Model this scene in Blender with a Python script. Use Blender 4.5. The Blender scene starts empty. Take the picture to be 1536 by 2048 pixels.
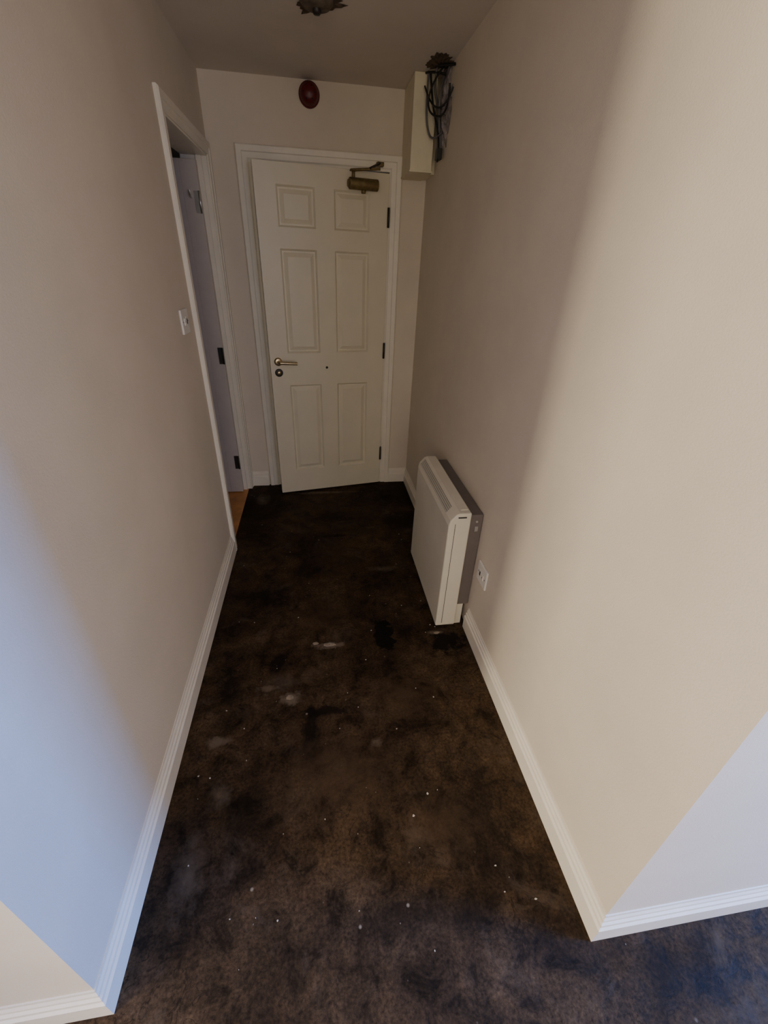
import bpy, bmesh, math, random
from mathutils import Vector, Matrix
random.seed(4)
D=bpy.data; C=bpy.context
H=1.54

# ---------------------------------------------------------------- materials
def nt(name):
    m=D.materials.new(name); m.use_nodes=True
    n=m.node_tree.nodes; l=m.node_tree.links
    return m,n,l,n['Principled BSDF']
def noise(n,l,scale,detail=4,rough=.6,coord=None,dist=0):
    t=n.new('ShaderNodeTexNoise'); t.inputs['Scale'].default_value=scale
    t.inputs['Detail'].default_value=detail; t.inputs['Roughness'].default_value=rough
    t.inputs['Distortion'].default_value=dist
    if coord: l.new(coord,t.inputs['Vector'])
    return t
def ramp(n,l,src,stops):
    r=n.new('ShaderNodeValToRGB'); e=r.color_ramp.elements
    while len(e)<len(stops): e.new(.5)
    for i,(p,c) in enumerate(stops):
        e[i].position=p; e[i].color=(c,c,c,1) if isinstance(c,(int,float)) else (*c,1)
    l.new(src,r.inputs['Fac']); return r
def mix(n,l,f,a,b):
    m=n.new('ShaderNodeMix'); m.data_type='RGBA'
    for s,v in ((0,f),(6,a),(7,b)):
        if hasattr(v,'is_output'): l.new(v,m.inputs[s])
        elif s==0: m.inputs[s].default_value=v
        else: m.inputs[s].default_value=(*v,1)
    return m.outputs[2]
def simple(name,col,rough=.5,metal=0,var=.12,scale=12,bump=0,bscale=200):
    m,n,l,b=nt(name)
    tc=n.new('ShaderNodeTexCoord').outputs['Object']
    t=noise(n,l,scale,4,.6,tc)
    r=ramp(n,l,t.outputs['Fac'],[(.3,tuple(c*(1-var) for c in col)),(.7,tuple(min(1,c*(1+var)) for c in col))])
    l.new(r.outputs['Color'],b.inputs['Base Color'])
    b.inputs['Roughness'].default_value=rough; b.inputs['Metallic'].default_value=metal
    if bump:
        t2=noise(n,l,bscale,3,.6,tc); bp=n.new('ShaderNodeBump')
        bp.inputs['Strength'].default_value=bump; bp.inputs['Distance'].default_value=.002
        l.new(t2.outputs['Fac'],bp.inputs['Height']); l.new(bp.outputs['Normal'],b.inputs['Normal'])
    return m
M_wall=simple('wall_paint',(.71,.63,.51),.7,var=.045,scale=3,bump=.35,bscale=230)
M_ceil=simple('ceiling_paint',(.70,.63,.55),.8,var=.05,scale=3,bump=.3,bscale=200)
M_trim=simple('gloss_trim_paint',(.82,.76,.64),.38,var=.04,scale=8)
M_door=simple('door_paint',(.74,.68,.52),.4,var=.03,scale=6,bump=.12,bscale=160)
M_door2=simple('side_door_paint',(.60,.53,.46),.45,var=.04)
M_brass=simple('aged_brass',(.55,.45,.28),.3,1,var=.25,scale=60)
M_bronze=simple('closer_bronze',(.20,.145,.06),.58,.6,var=.3,scale=40)
M_dark=simple('dark_metal',(.05,.045,.04),.5,.6)
M_black=simple('black_gap',(.01,.01,.01),.8)
M_steel=simple('steel',(.7,.7,.68),.3,.9)
M_plastic=simple('white_plastic',(.80,.77,.70),.4,var=.03)
M_heat=simple('heater_enamel',(.75,.70,.57),.38,var=.05,scale=5)
M_heatg=simple('heater_grey_casing',(.16,.135,.12),.5,var=.08)
M_grille=simple('heater_grille',(.36,.34,.29),.5)
M_red=simple('red_plastic',(.10,.005,.007),.4,var=.1)
M_cable_g=simple('grey_cable',(.12,.11,.11),.5)
M_cable_b=simple('black_cable',(.012,.011,.010),.5)
M_foil=simple('torn_plaster',(.24,.21,.20),.8,var=.7,scale=30,bump=1,bscale=60)
M_stain=simple('broken_ceiling_plaster',(.085,.058,.036),.9,var=.6,scale=40,bump=1,bscale=80)
M_rose=simple('old_fitting_base',(.12,.09,.06),.8,var=.5,scale=30)
M_chip=simple('paint_chip',(.48,.43,.36),.8)
M_scrap=simple('dusty_scrap',(.26,.21,.15),.9,var=.4,scale=80)
M_wood=simple('laminate_wood',(.65,.29,.08),.4,var=.25,scale=9)
M_box=simple('trunking_paint',(.75,.68,.49),.6,var=.06)

def floor_mat():
    m,n,l,b=nt('stained_floor_screed')
    tc=n.new('ShaderNodeTexCoord').outputs['Object']
    big=noise(n,l,2.6,6,.62,tc,.4); mid=noise(n,l,12,6,.72,tc,.6); fine=noise(n,l,110,4,.7,tc)
    c1=ramp(n,l,big.outputs['Fac'],[(.38,(.0155,.009,.0045)),(.48,(.032,.019,.0092)),(.64,(.053,.033,.0168))])
    c2=ramp(n,l,mid.outputs['Fac'],[(.36,.30),(.48,1.0),(.68,1.9)])
    mu=n.new('ShaderNodeMix'); mu.data_type='RGBA'; mu.blend_type='MULTIPLY'; mu.inputs[0].default_value=.9
    l.new(c1.outputs['Color'],mu.inputs[6]); l.new(c2.outputs['Color'],mu.inputs[7])
    mu2=n.new('ShaderNodeMix'); mu2.data_type='RGBA'; mu2.blend_type='MULTIPLY'; mu2.inputs[0].default_value=.8
    c3=ramp(n,l,fine.outputs['Fac'],[(.3,.3),(.7,1.8)])
    l.new(mu.outputs[2],mu2.inputs[6]); l.new(c3.outputs['Color'],mu2.inputs[7])
    sm=noise(n,l,5.5,8,.72,tc,.5); smf=ramp(n,l,sm.outputs['Fac'],[(.55,0),(.70,.5)])
    col=mix(n,l,smf.outputs['Color'],mu2.outputs[2],(.105,.076,.050))
    rv=noise(n,l,9,3,.6,tc,1.5); rr0=ramp(n,l,rv.outputs['Fac'],[(.485,0),(.5,.7),(.515,0)])
    g2=noise(n,l,2.1,2,.5,tc); gr2=ramp(n,l,g2.outputs['Fac'],[(.5,0),(.58,1)])
    mm0=n.new('ShaderNodeMath'); mm0.operation='MULTIPLY'; l.new(rr0.outputs['Color'],mm0.inputs[0]); l.new(gr2.outputs['Color'],mm0.inputs[1])
    col=mix(n,l,mm0.outputs[0],col,(.008,.005,.003))
    wob=noise(n,l,22,5,.7,tc)
    def patch(col,x,y,sx,sy,c,s,soft=.6):
        mp=n.new('ShaderNodeMapping'); mp.inputs['Location'].default_value=(-x/sx,-y/sy,0)
        mp.inputs['Scale'].default_value=(1/sx,1/sy,0); l.new(tc,mp.inputs['Vector'])
        ln=n.new('ShaderNodeVectorMath'); ln.operation='LENGTH'; l.new(mp.outputs[0],ln.inputs[0])
        ad=n.new('ShaderNodeMath'); ad.operation='MULTIPLY_ADD'; l.new(wob.outputs['Fac'],ad.inputs[0])
        ad.inputs[1].default_value=2.4; l.new(ln.outputs['Value'],ad.inputs[2])
        hv=n.new('ShaderNodeMath'); hv.operation='MULTIPLY'; hv.inputs[1].default_value=.25; l.new(ad.outputs[0],hv.inputs[0])
        r=ramp(n,l,hv.outputs[0],[(.55-soft*.3,s),(.55,0)])
        return mix(n,l,r.outputs['Color'],col,c)
    dk=(.005,.0035,.0025); lt=(.16,.122,.085); br=(.080,.049,.025)
    for p in ((.264,1.44,.050,.11,dk,1.0,.12),(.56,1.37,.12,.09,dk,.95,.4),(.10,2.55,.22,.10,dk,.75,.8),(.46,2.80,.12,.18,dk,.8,.7),
              (-.30,2.75,.16,.12,dk,.7,.8),(-.40,2.35,.12,.14,dk,.7,.8),
              (-.30,1.75,.12,.25,dk,.7,.8),(-.08,.98,.04,.17,dk,.8,.4),(-.02,1.07,.12,.025,dk,.8,.4),(-.30,.72,.16,.10,dk,.6,.8),(.20,.42,.26,.08,dk,.6,.8),
              (-.22,1.32,.05,.07,dk,.8,.4),(.30,1.80,.10,.12,dk,.6,.8),(-.42,1.25,.06,.20,dk,.7,.7),(.50,.75,.07,.2,dk,.6,.8),(.06,2.32,.10,.02,dk,.8,.3),
              (.02,.82,.26,.18,br,.7,.9),(.30,1.10,.18,.14,br,.6,.9),(.05,2.15,.20,.22,br,.5,.9),(.33,.62,.15,.12,br,.5,.9),(-.02,1.6,.16,.12,br,.45,.9),
              (-.165,1.14,.045,.035,lt,.9,.5),(-.42,.99,.05,.025,lt,.75,.6),(-.43,.60,.05,.12,lt,.4,.9),(-.38,.80,.04,.06,lt,.5,.9),
              (.0,1.405,.075,.022,lt,.8,.4),(.02,2.93,.26,.025,lt,.75,.7),(-.44,2.85,.06,.10,lt,.6,.8),(.52,1.43,.05,.015,lt,.7,.5),
              (.34,1.95,.12,.03,lt,.45,.9),(-.2,1.22,.10,.06,lt,.35,.9),(.16,.92,.03,.02,lt,.5,.8),(-.26,1.20,.05,.02,lt,.6,.6),(1.1,.10,.3,.12,(.05,.045,.04),.5,.9)):
        col=patch(col,*p)
    for sc,th0,th1,st,cc in ((14,.55,.59,.75,(.27,.23,.17)),(31,.58,.62,.65,(.22,.18,.135))):
        v=n.new('ShaderNodeTexVoronoi'); v.inputs['Scale'].default_value=sc; l.new(tc,v.inputs['Vector'])
        vr=ramp(n,l,v.outputs['Distance'],[(.035,1),(.08,0)])
        gate=noise(n,l,6+sc*.05,2,.5,tc); gr=ramp(n,l,gate.outputs['Fac'],[(th0,0),(th1,st)])
        mm=n.new('ShaderNodeMath'); mm.operation='MULTIPLY'
        l.new(vr.outputs['Color'],mm.inputs[0]); l.new(gr.outputs['Color'],mm.inputs[1])
        col=mix(n,l,mm.outputs[0],col,cc)
    l.new(col,b.inputs['Base Color'])
    rr=ramp(n,l,mid.outputs['Fac'],[(.35,.5),(.65,.85)]); l.new(rr.outputs['Color'],b.inputs['Roughness'])
    b.inputs['Specular IOR Level'].default_value=.12
    ad=n.new('ShaderNodeMath'); ad.operation='MULTIPLY_ADD'; ad.inputs[1].default_value=.25
    l.new(fine.outputs['Fac'],ad.inputs[0]); l.new(mid.outputs['Fac'],ad.inputs[2])
    bp=n.new('ShaderNodeBump'); bp.inputs['Strength'].default_value=.6; bp.inputs['Distance'].default_value=.006
    l.new(ad.outputs[0],bp.inputs['Height']); l.new(bp.outputs['Normal'],b.inputs['Normal'])
    return m
M_floor=floor_mat()

# ---------------------------------------------------------------- helpers
def link(ob,parent=None):
    C.scene.collection.objects.link(ob)
    if parent: ob.parent=parent
    return ob
def mesh_ob(name,verts,faces,mat,parent=None,bevel=0,seg=2,smooth=False):
    me=D.meshes.new(name); me.from_pydata([tuple(v) for v in verts],[],faces)
    bm=bmesh.new(); bm.from_mesh(me); bmesh.ops.recalc_face_normals(bm,faces=bm.faces); bm.to_mesh(me); bm.free()
    me.materials.append(mat)
    if smooth:
        for p in me.polygons: p.use_smooth=True
    ob=link(D.objects.new(name,me),parent)
    if bevel:
        b=ob.modifiers.new('bev','BEVEL'); b.width=bevel; b.segments=seg; b.limit_method='ANGLE'
    return ob
def boxes(name,bl,mat,parent=None,bevel=0,seg=2):
    vs=[];fs=[]
    for (a,b) in bl:
        o=len(vs)
        for x in (a[0],b[0]):
            for y in (a[1],b[1]):
                for z in (a[2],b[2]): vs.append((x,y,z))
        fs+=[tuple(o+i for i in f) for f in ((0,1,3,2),(4,6,7,5),(0,4,5,1),(2,3,7,6),(0,2,6,4),(1,5,7,3))]
    return mesh_ob(name,vs,fs,mat,parent,bevel,seg)
def empty(name,loc=(0,0,0)):
    e=D.objects.new(name,None); e.empty_display_size=.1; e.location=loc; return link(e)
def sweep(name,path,offs,up,prof,mat,parent=None):
    up=Vector(up); path=[Vector(p) for p in path]; offs=[Vector(o) for o in offs]
    vs=[];fs=[];k=len(prof)
    for i,p in enumerate(path):
        if i==0: m=offs[0]
        elif i==len(path)-1: m=offs[-1]
        else:
            a,b=offs[i-1],offs[i]; m=(a+b)/(1+a.dot(b))
        for (o,h) in prof: vs.append(p+m*o+up*h)
    for i in range(len(path)-1):
        for j in range(k):
            fs.append((i*k+j,i*k+(j+1)%k,(i+1)*k+(j+1)%k,(i+1)*k+j))
    fs.append(tuple(range(k))); fs.append(tuple((len(path)-1)*k+j for j in range(k)))
    return mesh_ob(name,vs,fs,mat,parent)
def cyl(name,a,b,r,mat,parent=None,seg=24,r2=None,bevel=0):
    a=Vector(a);b=Vector(b);d=b-a;q=d.to_track_quat('Z','Y'); r2=r if r2 is None else r2
    vs=[];fs=[]
    for p,rr in ((a,r),(b,r2)):
        for i in range(seg):
            t=2*math.pi*i/seg; vs.append(p+q@Vector((rr*math.cos(t),rr*math.sin(t),0)))
    for i in range(seg): fs.append((i,(i+1)%seg,seg+(i+1)%seg,seg+i))
    fs.append(tuple(range(seg))); fs.append(tuple(seg+i for i in range(seg)))
    ob=mesh_ob(name,vs,fs,mat,parent,bevel)
    for p in ob.data.polygons: p.use_smooth=len(p.vertices)==4
    return ob
def lathe(name,prof,origin,axis,mat,parent=None,seg=40):
    q=Vector(axis).to_track_quat('Z','Y'); o=Vector(origin); vs=[];fs=[];k=len(prof)
    for i in range(seg):
        t=2*math.pi*i/seg
        for (r,h) in prof: vs.append(o+q@Vector((r*math.cos(t),r*math.sin(t),h)))
    for i in range(seg):
        for j in range(k-1): fs.append((i*k+j,((i+1)%seg)*k+j,((i+1)%seg)*k+j+1,i*k+j+1))
    ob=mesh_ob(name,vs,fs,mat,parent,smooth=True); return ob
def tube(name,pts,r,mat,parent=None):
    cu=D.curves.new(name,'CURVE'); cu.dimensions='3D'; cu.bevel_depth=r; cu.bevel_resolution=3; cu.use_fill_caps=True
    s=cu.splines.new('NURBS'); s.points.add(len(pts)-1)
    for i,p in enumerate(pts): s.points[i].co=(*p,1)
    s.use_endpoint_u=True; s.order_u=3
    cu.materials.append(mat); return link(D.objects.new(name,cu),parent)

XL,XR,YB,ZC=-.55,.679,3.10,2.36
YL,YR=.36,.325
RX0,RX1,RY0=-3.0,2.6,-3.0

# ---------------------------------------------------------------- shell
boxes('floor',[((RX0-.1,RY0-.1,-.1),(RX1+.1,YB+.12,0))],M_floor)
boxes('ceiling',[((RX0-.1,RY0-.1,ZC),(RX1+.1,YB+.12,ZC+.1))],M_ceil)
LD0,LD1,LDH=2.262,3.03,2.01
boxes('wall_left',[((XL-.11,YL,0),(XL,LD0-.02,ZC)),((XL-.11,LD1+.02,0),(XL,YB,ZC)),((XL-.11,LD0-.02,LDH+.02),(XL,LD1+.02,ZC))],M_wall)
boxes('wall_right',[((XR,YR+.11,0),(XR+.11,YB+.1,ZC))],M_wall)
boxes('wall_back',[((XL-.11,YB,0),(-.35,YB+.1,ZC)),((.49,YB,0),(XR,YB+.1,ZC)),((-.35,YB,2.03),(.49,YB+.1,ZC))],M_wall)
boxes('wall_living_left',[((RX0,YL,0),(XL-.11,YL+.11,ZC))],M_wall)
boxes('wall_living_left_return',[((-1.70,-.27,0),(-1.60,YL,ZC))],M_wall)  # unseen stub added to keep west light off the living-left wall
boxes('wall_living_right',[((XR,YR,0),(RX1,YR+.11,ZC))],M_wall)
def wall_with_windows(name,axis,pos,t,lo,hi,wins,idx0):
    def bx(a0,a1,b0,b1):
        if axis=='x': return ((min(pos,pos+t),a0,b0),(max(pos,pos+t),a1,b1))
        return ((a0,min(pos,pos+t),b0),(a1,max(pos,pos+t),b1))
    bl=[];cur=lo
    pos2=pos+t*.55; f=.045
    def fb(a0,a1,b0,b1):
        if axis=='x': return ((pos2-.03,a0,b0),(pos2+.03,a1,b1))
        return ((a0,pos2-.03,b0),(a1,pos2+.03,b1))
    for i,(w0,w1,z0,z1) in enumerate(wins):
        bl+=[bx(cur,w0,0,ZC),bx(w0,w1,0,z0),bx(w0,w1,z1,ZC)]; cur=w1
        e=empty('window_%d'%(idx0+i)); wm=(z0+z1)/2
        boxes('frame',[fb(w0,w0+f,z0,z1),fb(w1-f,w1,z0,z1),fb(w0+f,w1-f,z0,z0+f),fb(w0+f,w1-f,z1-f,z1),fb(w0+f,w1-f,wm-.02,wm+.02)],M_plastic,e)
    bl.append(bx(cur,hi,0,ZC)); boxes(name,bl,M_wall)
wall_with_windows('wall_living_east','x',RX1,.1,RY0,YR+.11,[(-.42,.04,.6,2.15)],1)
wall_with_windows('wall_living_west','x',RX0,-.1,RY0,YL+.11,[(-1.38,-.92,.7,2.15)],2)
wall_with_windows('wall_living_south','y',RY0,-.1,RX0,RX1,[(-2.4,-1.3,.7,2.1),(-.5,.6,.7,2.1),(1.3,2.4,.7,2.1)],3)  # these south windows are invented to go with the fill lights

boxes('floor_side_room',[((-2.0,1.2,0.0),(XL-.012,3.6,.006))],M_wood)
boxes('wall_side_room',[((-2.1,1.1,0),(-2.0,3.7,ZC)),((-2.0,3.6,0),(XL-.11,3.7,ZC)),((-2.0,1.1,0),(XL-.11,1.2,ZC))],M_wall)
boxes('ceiling_side_room',[((-2.1,YB+.12,ZC),(XL,3.7,ZC+.1))],M_ceil)

# ---------------------------------------------------------------- baseboards
BP=[(0,0),(.018,0),(.018,.070),(.0125,.075),(.0125,.087),(.0075,.091),(.0075,.101),(.0035,.107),(.003,.116),(0,.116)]
sweep('baseboard_left',[(-1.60,YL,0),(XL,YL,0),(XL,2.196,0)],[(0,-1,0),(1,0,0)],(0,0,1),BP,M_trim)
sweep('baseboard_right',[(RX1,YR,0),(XR,YR,0),(XR,1.455,0)],[(0,-1,0),(-1,0,0)],(0,0,1),BP,M_trim)
sweep('baseboard_back',[(XR,2.09,0),(XR,YB,0),(.528,YB,0)],[(-1,0,0),(0,-1,0)],(0,0,1),BP,M_trim)
sweep('baseboard_back_left',[(-.412,YB,0),(XL,YB,0)],[(0,-1,0)],(0,0,1),BP,M_trim)

# ---------------------------------------------------------------- architraves / linings
AP=[(0,0),(0,.010),(.006,.014),(.030,.014),(.034,.019),(.058,.019),(.064,.012),(.064,0)]
def arch(name,pts,offs,nrm,w=1.0):
    return sweep(name,pts,offs,nrm,[(a*w,b) for a,b in AP],M_trim)
arch('trim_1',[(-.336,YB,0),(-.336,YB,2.012),(.466,YB,2.012),(.466,YB,0)],[(-1,0,0),(0,0,1),(1,0,0)],(0,-1,0),1.05)
boxes('trim_2',[((-.35,YB-.008,0),(-.322,YB+.1,2.0)),((.458,YB-.008,0),(.49,YB+.1,2.0)),((-.35,YB-.008,2.0),(.49,YB+.1,2.03)),
                ((-.322,YB+.055,0),(-.305,YB+.1,2.0)),((.441,YB+.055,0),(.458,YB+.1,2.0))],M_trim,bevel=.002)
arch('trim_3',[(XL,LD0-.002,0),(XL,LD0-.002,LDH),(XL,LD1+.005,LDH),(XL,LD1+.005,0)],[(0,-1,0),(0,0,1),(0,1,0)],(1,0,0),.98)
boxes('trim_4',[((XL-.13,LD0-.02,.006),(XL+.006,LD0+.008,LDH)),((XL-.13,LD1-.008,.006),(XL+.006,LD1+.02,LDH)),((XL-.13,LD0-.02,LDH-.008),(XL+.006,LD1+.02,LDH+.02)),
                ((XL-.05,LD1-.022,.006),(XL-.02,LD1-.008,LDH-.008))],M_trim,bevel=.002)

# ---------------------------------------------------------------- six panel door
def panel_door(parent,W,Ht,T,mat):
    xs=[0,.115,.33,.44,.655,W]; zs=[0,.175,.80,1.005,1.585,1.69,1.885,Ht]
    vs=[];fs=[]
    def q(*p):
        o=len(vs); vs.extend(p); fs.append(tuple(range(o,o+len(p))))
    for i in range(5):
        for k in range(7):
            x0,x1,z0,z1=xs[i],xs[i+1],zs[k],zs[k+1]
            if i in(1,3) and k in(1,3,5):
                rings=[(0,0),(.010,.012),(.018,.012),(.040,.002)]
                R=[[(x0+a,d,z0+a),(x1-a,d,z0+a),(x1-a,d,z1-a),(x0+a,d,z1-a)] for a,d in rings]
                for a,b in zip(R,R[1:]):
                    for j in range(4): q(a[j],a[(j+1)%4],b[(j+1)%4],b[j])
                q(*R[-1])
            else: q((x0,0,z0),(x1,0,z0),(x1,0,z1),(x0,0,z1))
    q((0,T,0),(W,T,0),(W,T,Ht),(0,T,Ht))
    q((0,0,0),(0,T,0),(0,T,Ht),(0,0,Ht)); q((W,0,0),(W,T,0),(W,T,Ht),(W,0,Ht))
    q((0,0,0),(W,0,0),(W,T,0),(0,T,0)); q((0,0,Ht),(W,0,Ht),(W,T,Ht),(0,T,Ht))
    me=D.meshes.new('leaf'); me.from_pydata(vs,[],fs)
    bm=bmesh.new(); bm.from_mesh(me); bmesh.ops.remove_doubles(bm,verts=bm.verts,dist=1e-5); bmesh.ops.recalc_face_normals(bm,faces=bm.faces); bm.to_mesh(me); bm.free()
    me.materials.append(mat); return link(D.objects.new('leaf',me),parent)
W=.77
d1=empty('door_1',(.455,YB-.030,.010)); d1.rotation_euler=(0,0,math.radians(10.5))
leaf=panel_door(d1,W,1.98,.044,M_door); leaf.location=(-W,0,0)
for i,z in enumerate((.20,.96,1.72)):
    cyl('hinge_knuckle_%d'%(i+1),(.0,-.006,z),(.0,-.006,z+.10),.007,M_dark,d1)
    boxes('hinge_plate_%d'%(i+1),[((-.004,-.004,z),(.008,.03,z+.10))],M_dark,d1)
hx=-W+.05
lathe('handle_rose',[(0,.012),(.018,.012),(.025,.008),(.026,0)],(hx,0,.955),(0,-1,0),M_brass,d1)
tube('handle_lever',[(hx,-.005,.955),(hx,-.045,.955),(hx+.012,-.052,.955),(hx+.06,-.052,.952),(hx+.115,-.048,.948)],.010,M_brass,d1)
lathe('lock_escutcheon',[(0,.005),(.020,.005),(.025,.003),(.026,0)],(hx,0,.885),(0,-1,0),M_dark,d1)
lathe('lock_cylinder',[(0,.012),(.010,.012),(.012,.010),(.013,.004)],(hx,0,.885),(0,-1,0),M_brass,d1)
lathe('spy_hole',[(0,.003),(.007,.003),(.008,0)],(-W+.37,0,.91),(0,-1,0),M_dark,d1)
cx=-.165; cz=1.915
cb=empty('door_closer'); 
dm=Matrix.Translation(d1.location)@Matrix.Rotation(math.radians(10.5),4,'Z'); cb.matrix_world=dm
boxes('mounting_plate',[((cx-.075,-.008,cz-.024),(cx+.075,-.0005,cz+.024))],M_bronze,cb,.003)
cyl('body',(cx-.085,-.034,cz),(cx+.085,-.034,cz),.028,M_bronze,cb,bevel=.004)
cyl('end_cap',(cx-.092,-.034,cz),(cx-.085,-.034,cz),.018,M_bronze,cb)
cyl('valve_boss',(cx,-.034,cz-.024),(cx,-.034,cz-.042),.013,M_bronze,cb)
cyl('spindle',(cx-.06,-.034,cz+.020),(cx-.06,-.034,cz+.058),.009,M_bronze,cb)
lathe('spindle_cap',[(0,.010),(.018,.008),(.022,0),(0,0)],(cx-.06,-.034,cz+.056),(0,0,1),M_bronze,cb)
tube('main_arm',[(cx-.06,-.036,cz+.060),(cx+.0,-.075,cz+.062),(cx+.075,-.105,cz+.066)],.007,M_bronze,cb)
tube('link_arm',[(cx+.02,-.09,cz+.066),(cx+.06,-.06,cz+.085),(cx+.10,-.015,cz+.105)],.006,M_dark,cb)
boxes('frame_shoe',[((cx+.085,-.018,cz+.092),(cx+.125,.012,cz+.112))],M_bronze,cb,.003)

# side door leaf (open into side room)
d2=empty('door_2',(XL-.045,LD1-.062,.012))
boxes('leaf',[((-.76,0,0),(-.085,.040,1.965))],M_door2,d2,.002)
boxes('hinge_side_edge',[((-.085,.0,0),(.0,.040,1.965))],M_door2,d2,.002)
for i,(z,mt) in enumerate(((.19,M_dark),(.93,M_dark),(1.73,M_steel))):
    boxes('hinge_%d'%(i+1),[((-.030,-.004,z),(-.004,0,z+.10))],mt,d2)
    cyl('hinge_pin_%d'%(i+1),(-.002,-.006,z),(-.002,-.006,z+.10),.006,mt,d2)
tube('coat_hook',[(-.045,-.001,1.80),(-.045,-.03,1.80),(-.045,-.035,1.83)],.005,M_steel,d2)

# ---------------------------------------------------------------- storage heater
h=empty('storage_heater')
x0,x1,y0,y1,zt=.522,.618,1.46,2.08,.650
pr=[(x0,.012),(x0,zt-.060),(x0+.006,zt-.035),(x0+.030,zt-.006),(x0+.045,zt),(x1,zt),(x1,.012)]
vs=[];k=len(pr)
for y in (y0,y1):
    for p in pr: vs.append((p[0],y,p[1]))
fs=[(i,(i+1)%k,k+(i+1)%k,k+i) for i in range(k)]+[tuple(range(k)),tuple(range(k,2*k))]
mesh_ob('front_cover',vs,fs,M_heat,h,.006,3)
boxes('rear_casing',[((x1,y0+.015,.13),(.677,y1-.01,zt-.018))],M_heatg,h,.003)
boxes('foot_near',[((.60,y0+.02,0),(.655,y0+.06,.13))],M_heat,h,.002)
boxes('foot_far',[((.60,y1-.08,0),(.655,y1-.04,.13))],M_heat,h,.002)
boxes('base_foot',[((x0+.01,y0+.02,0),(x1-.01,y1-.02,.014))],M_black,h)
a=Vector((x0+.0065,0,zt-.0345)); b=Vector((x0+.0295,0,zt-.0065)); d=(b-a).normalized(); nn=Vector((-d.z,0,d.x))
def slab(p,q,ya,yb,t,arr,fr):
    o=len(arr)
    for y in (ya,yb):
        for s in (p-nn*.001,q-nn*.001,q+nn*t,p+nn*t): arr.append((s.x,y,s.z))
    fr+= [(o,o+1,o+2,o+3),(o+4,o+5,o+6,o+7)]+[(o+i,o+(i+1)%4,o+4+(i+1)%4,o+4+i) for i in range(4)]
gv=[];gf=[]
slab(a,b,y0+.075,y1-.03,.0012,gv,gf)
mesh_ob('grille_recess',gv,gf,M_grille,h)
gv2=[];gf2=[]
for i in range(4):
    s=a+(b-a)*(i+.3)/4; e=a+(b-a)*(i+.55)/4
    slab(s,e,y0+.075,y1-.03,.003,gv2,gf2)
mesh_ob('grille_slats',gv2,gf2,M_heat,h)
boxes('end_seam',[((x0+.028,y0-.0008,.03),(x0+.030,y0+.001,zt-.05))],M_black,h)
boxes('end_vent',[((x0+.038,y0-.0010,zt-.022),(x0+.075,y0+.001,zt-.016))],M_black,h)
boxes('control_lid',[((x0+.055,y0+.03,zt-.001),(x1-.008,y0+.17,zt+.003))],M_heat,h,.001)
cyl('casing_screw',(.65,y0+.015,zt-.05),(.65,y0+.011,zt-.05),.005,M_steel,h)
boxes('casing_screw_2',[((.645,y0+.012,.55),(.66,y0+.015,.575))],M_steel,h,.001)

# ---------------------------------------------------------------- fused spurs
def spur(name,loc,nx):
    e=empty(name,loc)
    def X(a,b): return (min(a*nx,b*nx),max(a*nx,b*nx))
    def bb(n,xa,xb,ya,yb,za,zb,mt,bev=.001):
        p=X(xa,xb); boxes(n,[((p[0],ya,za),(p[1],yb,zb))],mt,e,bev)
    o=-.018
    bb('plate',0,.027+o,-.050,.050,-.047,.047,M_plastic,.003)
    bb('rocker',.027+o,.031+o,-.024,-.008,-.014,.014,M_plastic)
    bb('fuse_holder',.027+o,.029+o,.004,.024,-.018,.018,M_plastic)
    bb('fuse_slot',.029+o,.0298+o,.009,.019,-.010,.010,M_black,0)
    bb('indicator',.031+o,.0315+o,-.018,-.014,-.004,.004,M_red,0)
    bb('screw_a',.027+o,.0275+o,-.038,-.033,-.003,.003,M_dark,0)
    bb('screw_b',.027+o,.0275+o,.033,.038,-.003,.003,M_dark,0)
spur('light_switch',(XL,2.04,1.30),1)
spur('fused_spur_socket',(XR,1.375,.385),-1)

# ---------------------------------------------------------------- fire alarm sounder
fa=empty('fire_alarm_sounder')
c=(.012,YB,2.300)
lathe('mount_base',[(0,.018),(.050,.018),(.055,.014),(.055,0),(0,0)],c,(0,-1,0),M_red,fa)
lathe('sounder_dome',[(0,.062),(.022,.060),(.036,.053),(.045,.040),(.050,.018)],c,(0,-1,0),M_red,fa)
for i in range(6):
    t=i*math.pi/3
    boxes('sound_slot_%d'%i,[((c[0]+.030*math.cos(t)-.003,YB-.0585,c[2]+.030*math.sin(t)-.003),(c[0]+.030*math.cos(t)+.003,YB-.054,c[2]+.030*math.sin(t)+.003))],M_black,fa)

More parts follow.
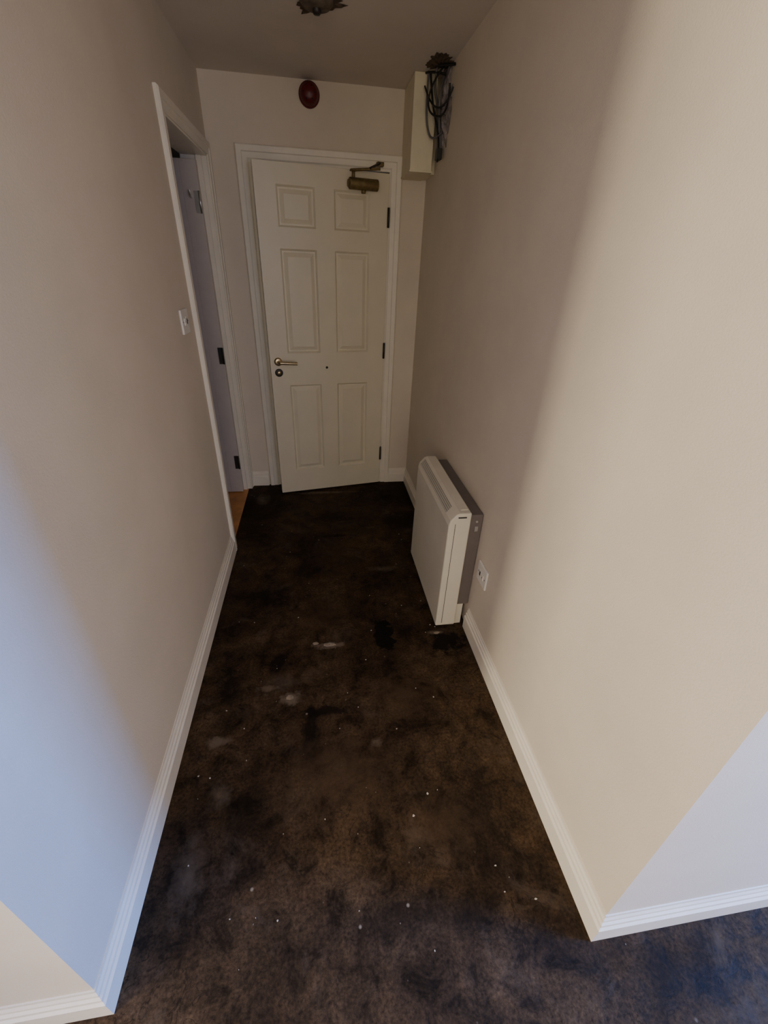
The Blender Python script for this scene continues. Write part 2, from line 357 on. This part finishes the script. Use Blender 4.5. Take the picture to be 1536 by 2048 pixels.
# ---------------------------------------------------------------- trunking box + torn cables
e=empty('electrical_trunking_box')
boxes('casing',[((.528,2.83,1.975),(.645,YB-.001,ZC-.001))],M_box,e,.002)
boxes('back_plate',[((.645,2.90,1.975),(XR-.001,YB-.001,ZC-.001))],M_box,e,.002)
boxes('lid_lip',[((.524,2.826,1.971),(.649,YB-.001,1.979))],M_box,e,.001)
def ragged(name,c,r,nrm,mat,parent,depth=.02,rings=6,seed=1,sx=1,sy=1):
    rnd=random.Random(seed); q=Vector(nrm).to_track_quat('Z','Y'); c=Vector(c); vs=[c+q@Vector((0,0,depth))];fs=[]
    seg=48; rad=[1+.35*math.sin(3*t*6.283/seg+seed)*rnd.random()+.3*(rnd.random()-.5) for t in range(seg)]
    for k in range(1,rings+1):
        for i in range(seg):
            t=6.283185*i/seg; rr=r*rad[i]*k/rings
            z=0 if k==rings else depth*(1-(k/rings)**2)*(.3+1.2*rnd.random())
            vs.append(c+q@Vector((rr*math.cos(t)*sx,rr*math.sin(t)*sy,z)))
    for i in range(seg): fs.append((0,1+i,1+(i+1)%seg))
    for k in range(rings-1):
        for i in range(seg):
            a=1+k*seg; fs.append((a+i,a+(i+1)%seg,a+seg+(i+1)%seg,a+seg+i))
    return mesh_ob(name,vs,fs,mat,parent)
w=empty('exposed_cables')
ragged('torn_plaster_patch',(XR-.001,2.74,2.21),.092,(-1,0,0),M_foil,w,.020,seed=3,sx=1.0,sy=1.8)
ragged('ceiling_plaster_hole',(.62,2.70,ZC-.001),.062,(0,0,-1),M_stain,w,.008,seed=5,sx=1,sy=1.4)
def cable(n,p,r,m): tube(n,p,r,m,w)
cable('cable_1',[(.62,2.75,2.36),(.615,2.78,2.30),(.655,2.80,2.22),(.65,2.79,2.12),(.66,2.78,2.06)],.006,M_cable_g)
cable('cable_2',[(.65,2.72,2.36),(.585,2.72,2.29),(.58,2.73,2.18),(.66,2.62,2.15),(.645,2.58,2.26)],.0045,M_cable_b)
cable('cable_3',[(.60,2.80,2.35),(.61,2.78,2.25),(.64,2.76,2.15),(.655,2.74,2.08),(.645,2.71,2.00)],.005,M_cable_b)
cable('cable_4',[(.665,2.77,2.36),(.65,2.74,2.31),(.63,2.72,2.24),(.66,2.76,2.10)],.006,M_cable_g)
cable('cable_5',[(.60,2.72,2.355),(.63,2.68,2.345),(.672,2.62,2.335)],.006,M_cable_b)
cable('cable_6',[(.58,2.815,2.352),(.60,2.76,2.345),(.66,2.73,2.33)],.005,M_cable_b)
cable('cable_7',[(.59,2.80,2.355),(.585,2.79,2.24),(.60,2.80,2.14),(.63,2.78,2.09),(.665,2.72,2.12)],.005,M_cable_g)
cable('cable_8',[(.575,2.80,2.30),(.59,2.70,2.20),(.65,2.64,2.19),(.672,2.62,2.26)],.004,M_cable_b)
boxes('connector_block',[((.640,2.71,2.01),(.668,2.75,2.055))],M_cable_b,w,.002)
boxes('torn_sheath',[((.650,2.75,2.05),(.676,2.79,2.14))],M_cable_g,w,.003)

cr=empty('ceiling_light_fitting_remains')
ragged('broken_plaster',(.050,2.30,ZC-.001),.085,(0,0,-1),M_stain,cr,.010,seed=11,sx=.95)
lathe('old_rose_base',[(0,.026),(.030,.025),(.050,.020),(.062,.008),(.063,0)],(.048,2.285,ZC),(0,0,-1),M_rose,cr)
lathe('terminal_boss',[(0,.040),(.012,.039),(.016,.034),(.016,.02)],(.048,2.285,ZC),(0,0,-1),M_dark,cr)

# ---------------------------------------------------------------- debris on floor
def flakes(name,items,mat):
    vs=[];fs=[]
    for (x,y,r,sx,z) in items:
        n=7;o=len(vs); a0=random.random()*6
        ring=[(x+sx*r*(.6+.5*random.random())*math.cos(a0+i*6.283/n),y+r*(.6+.5*random.random())*math.sin(a0+i*6.283/n)) for i in range(n)]
        for p in ring: vs.append((p[0],p[1],.0003))
        for p in ring: vs.append((p[0],p[1],z+.001*random.random()))
        fs.append(tuple(range(o+n,o+2*n))); fs.append(tuple(range(o,o+n)))
        for i in range(n): fs.append((o+i,o+(i+1)%n,o+n+(i+1)%n,o+n+i))
    mesh_ob(name,vs,fs,mat)
it=[(random.uniform(-.48,.60),random.uniform(.25,2.4),random.uniform(.001,.0027),random.uniform(.6,1.6),.0015) for i in range(55)]
it+=[(.31,.72,.004,1,.002),(.25,.66,.004,1,.002),(.42,1.08,.003,1,.002),(-.42,.86,.003,1,.002)]
flakes('paint_flakes',it,M_chip)
flakes('torn_underlay_scrap',[(.005,1.405,.014,2.4,.004),(-.06,1.42,.008,2,.003),(-.165,1.145,.011,1.6,.003),(.52,1.425,.008,2,.003)],M_scrap)

# ---------------------------------------------------------------- lights
def area(name,loc,target,sx,sy,power,col):
    L=D.lights.new(name,'AREA'); L.shape='RECTANGLE'; L.size=sx; L.size_y=sy; L.energy=power; L.color=col
    o=link(D.objects.new(name,L)); o.location=loc
    o.rotation_euler=(Vector(target)-Vector(loc)).to_track_quat('-Z','Y').to_euler(); return o
area('window_light_east',(RX1-.02,-.19,1.38),(0,-.19,1.38),.44,1.5,165,(.08,.29,1.0))
area('window_light_west',(RX0+.02,-1.15,1.42),(0,-1.15,1.42),.44,1.4,150,(1.0,.86,.64))
area('window_light_south_west',(-1.85,RY0+.02,1.4),(-1.85,0,1.4),1.08,1.35,20,(1.0,.86,.64))  # added warm fill to brighten the right corridor wall
area('window_light_south',(.05,RY0+.02,1.4),(.05,0,1.4),1.08,1.35,22,(1.0,.86,.60))  # unseen source added to brighten the far door and back wall
area('window_light_south_east',(1.85,RY0+.02,1.4),(1.85,0,1.4),1.08,1.35,30,(.60,.66,1.0))  # added cool fill for the left corridor wall and living-right wall
wd=D.worlds.new('world'); C.scene.world=wd; wd.use_nodes=True
wd.node_tree.nodes['Background'].inputs[0].default_value=(.5,.6,.8,1); wd.node_tree.nodes['Background'].inputs[1].default_value=.05

# ---------------------------------------------------------------- camera
f=848.0
up=Vector((63,1449,848)).normalized(); fw=Vector((-141,502,-848)).normalized()
fw=(fw-up*fw.dot(up)).normalized(); rt=fw.cross(up)
R=Matrix((rt,fw,up))
cam=D.cameras.new('camera'); co=link(D.objects.new('camera',cam))
cam.sensor_fit='VERTICAL'; cam.sensor_height=24; cam.lens=f/2048*24; cam.clip_start=.01
co.matrix_world=Matrix.Translation((0,0,H))@R.to_4x4()
C.scene.camera=co
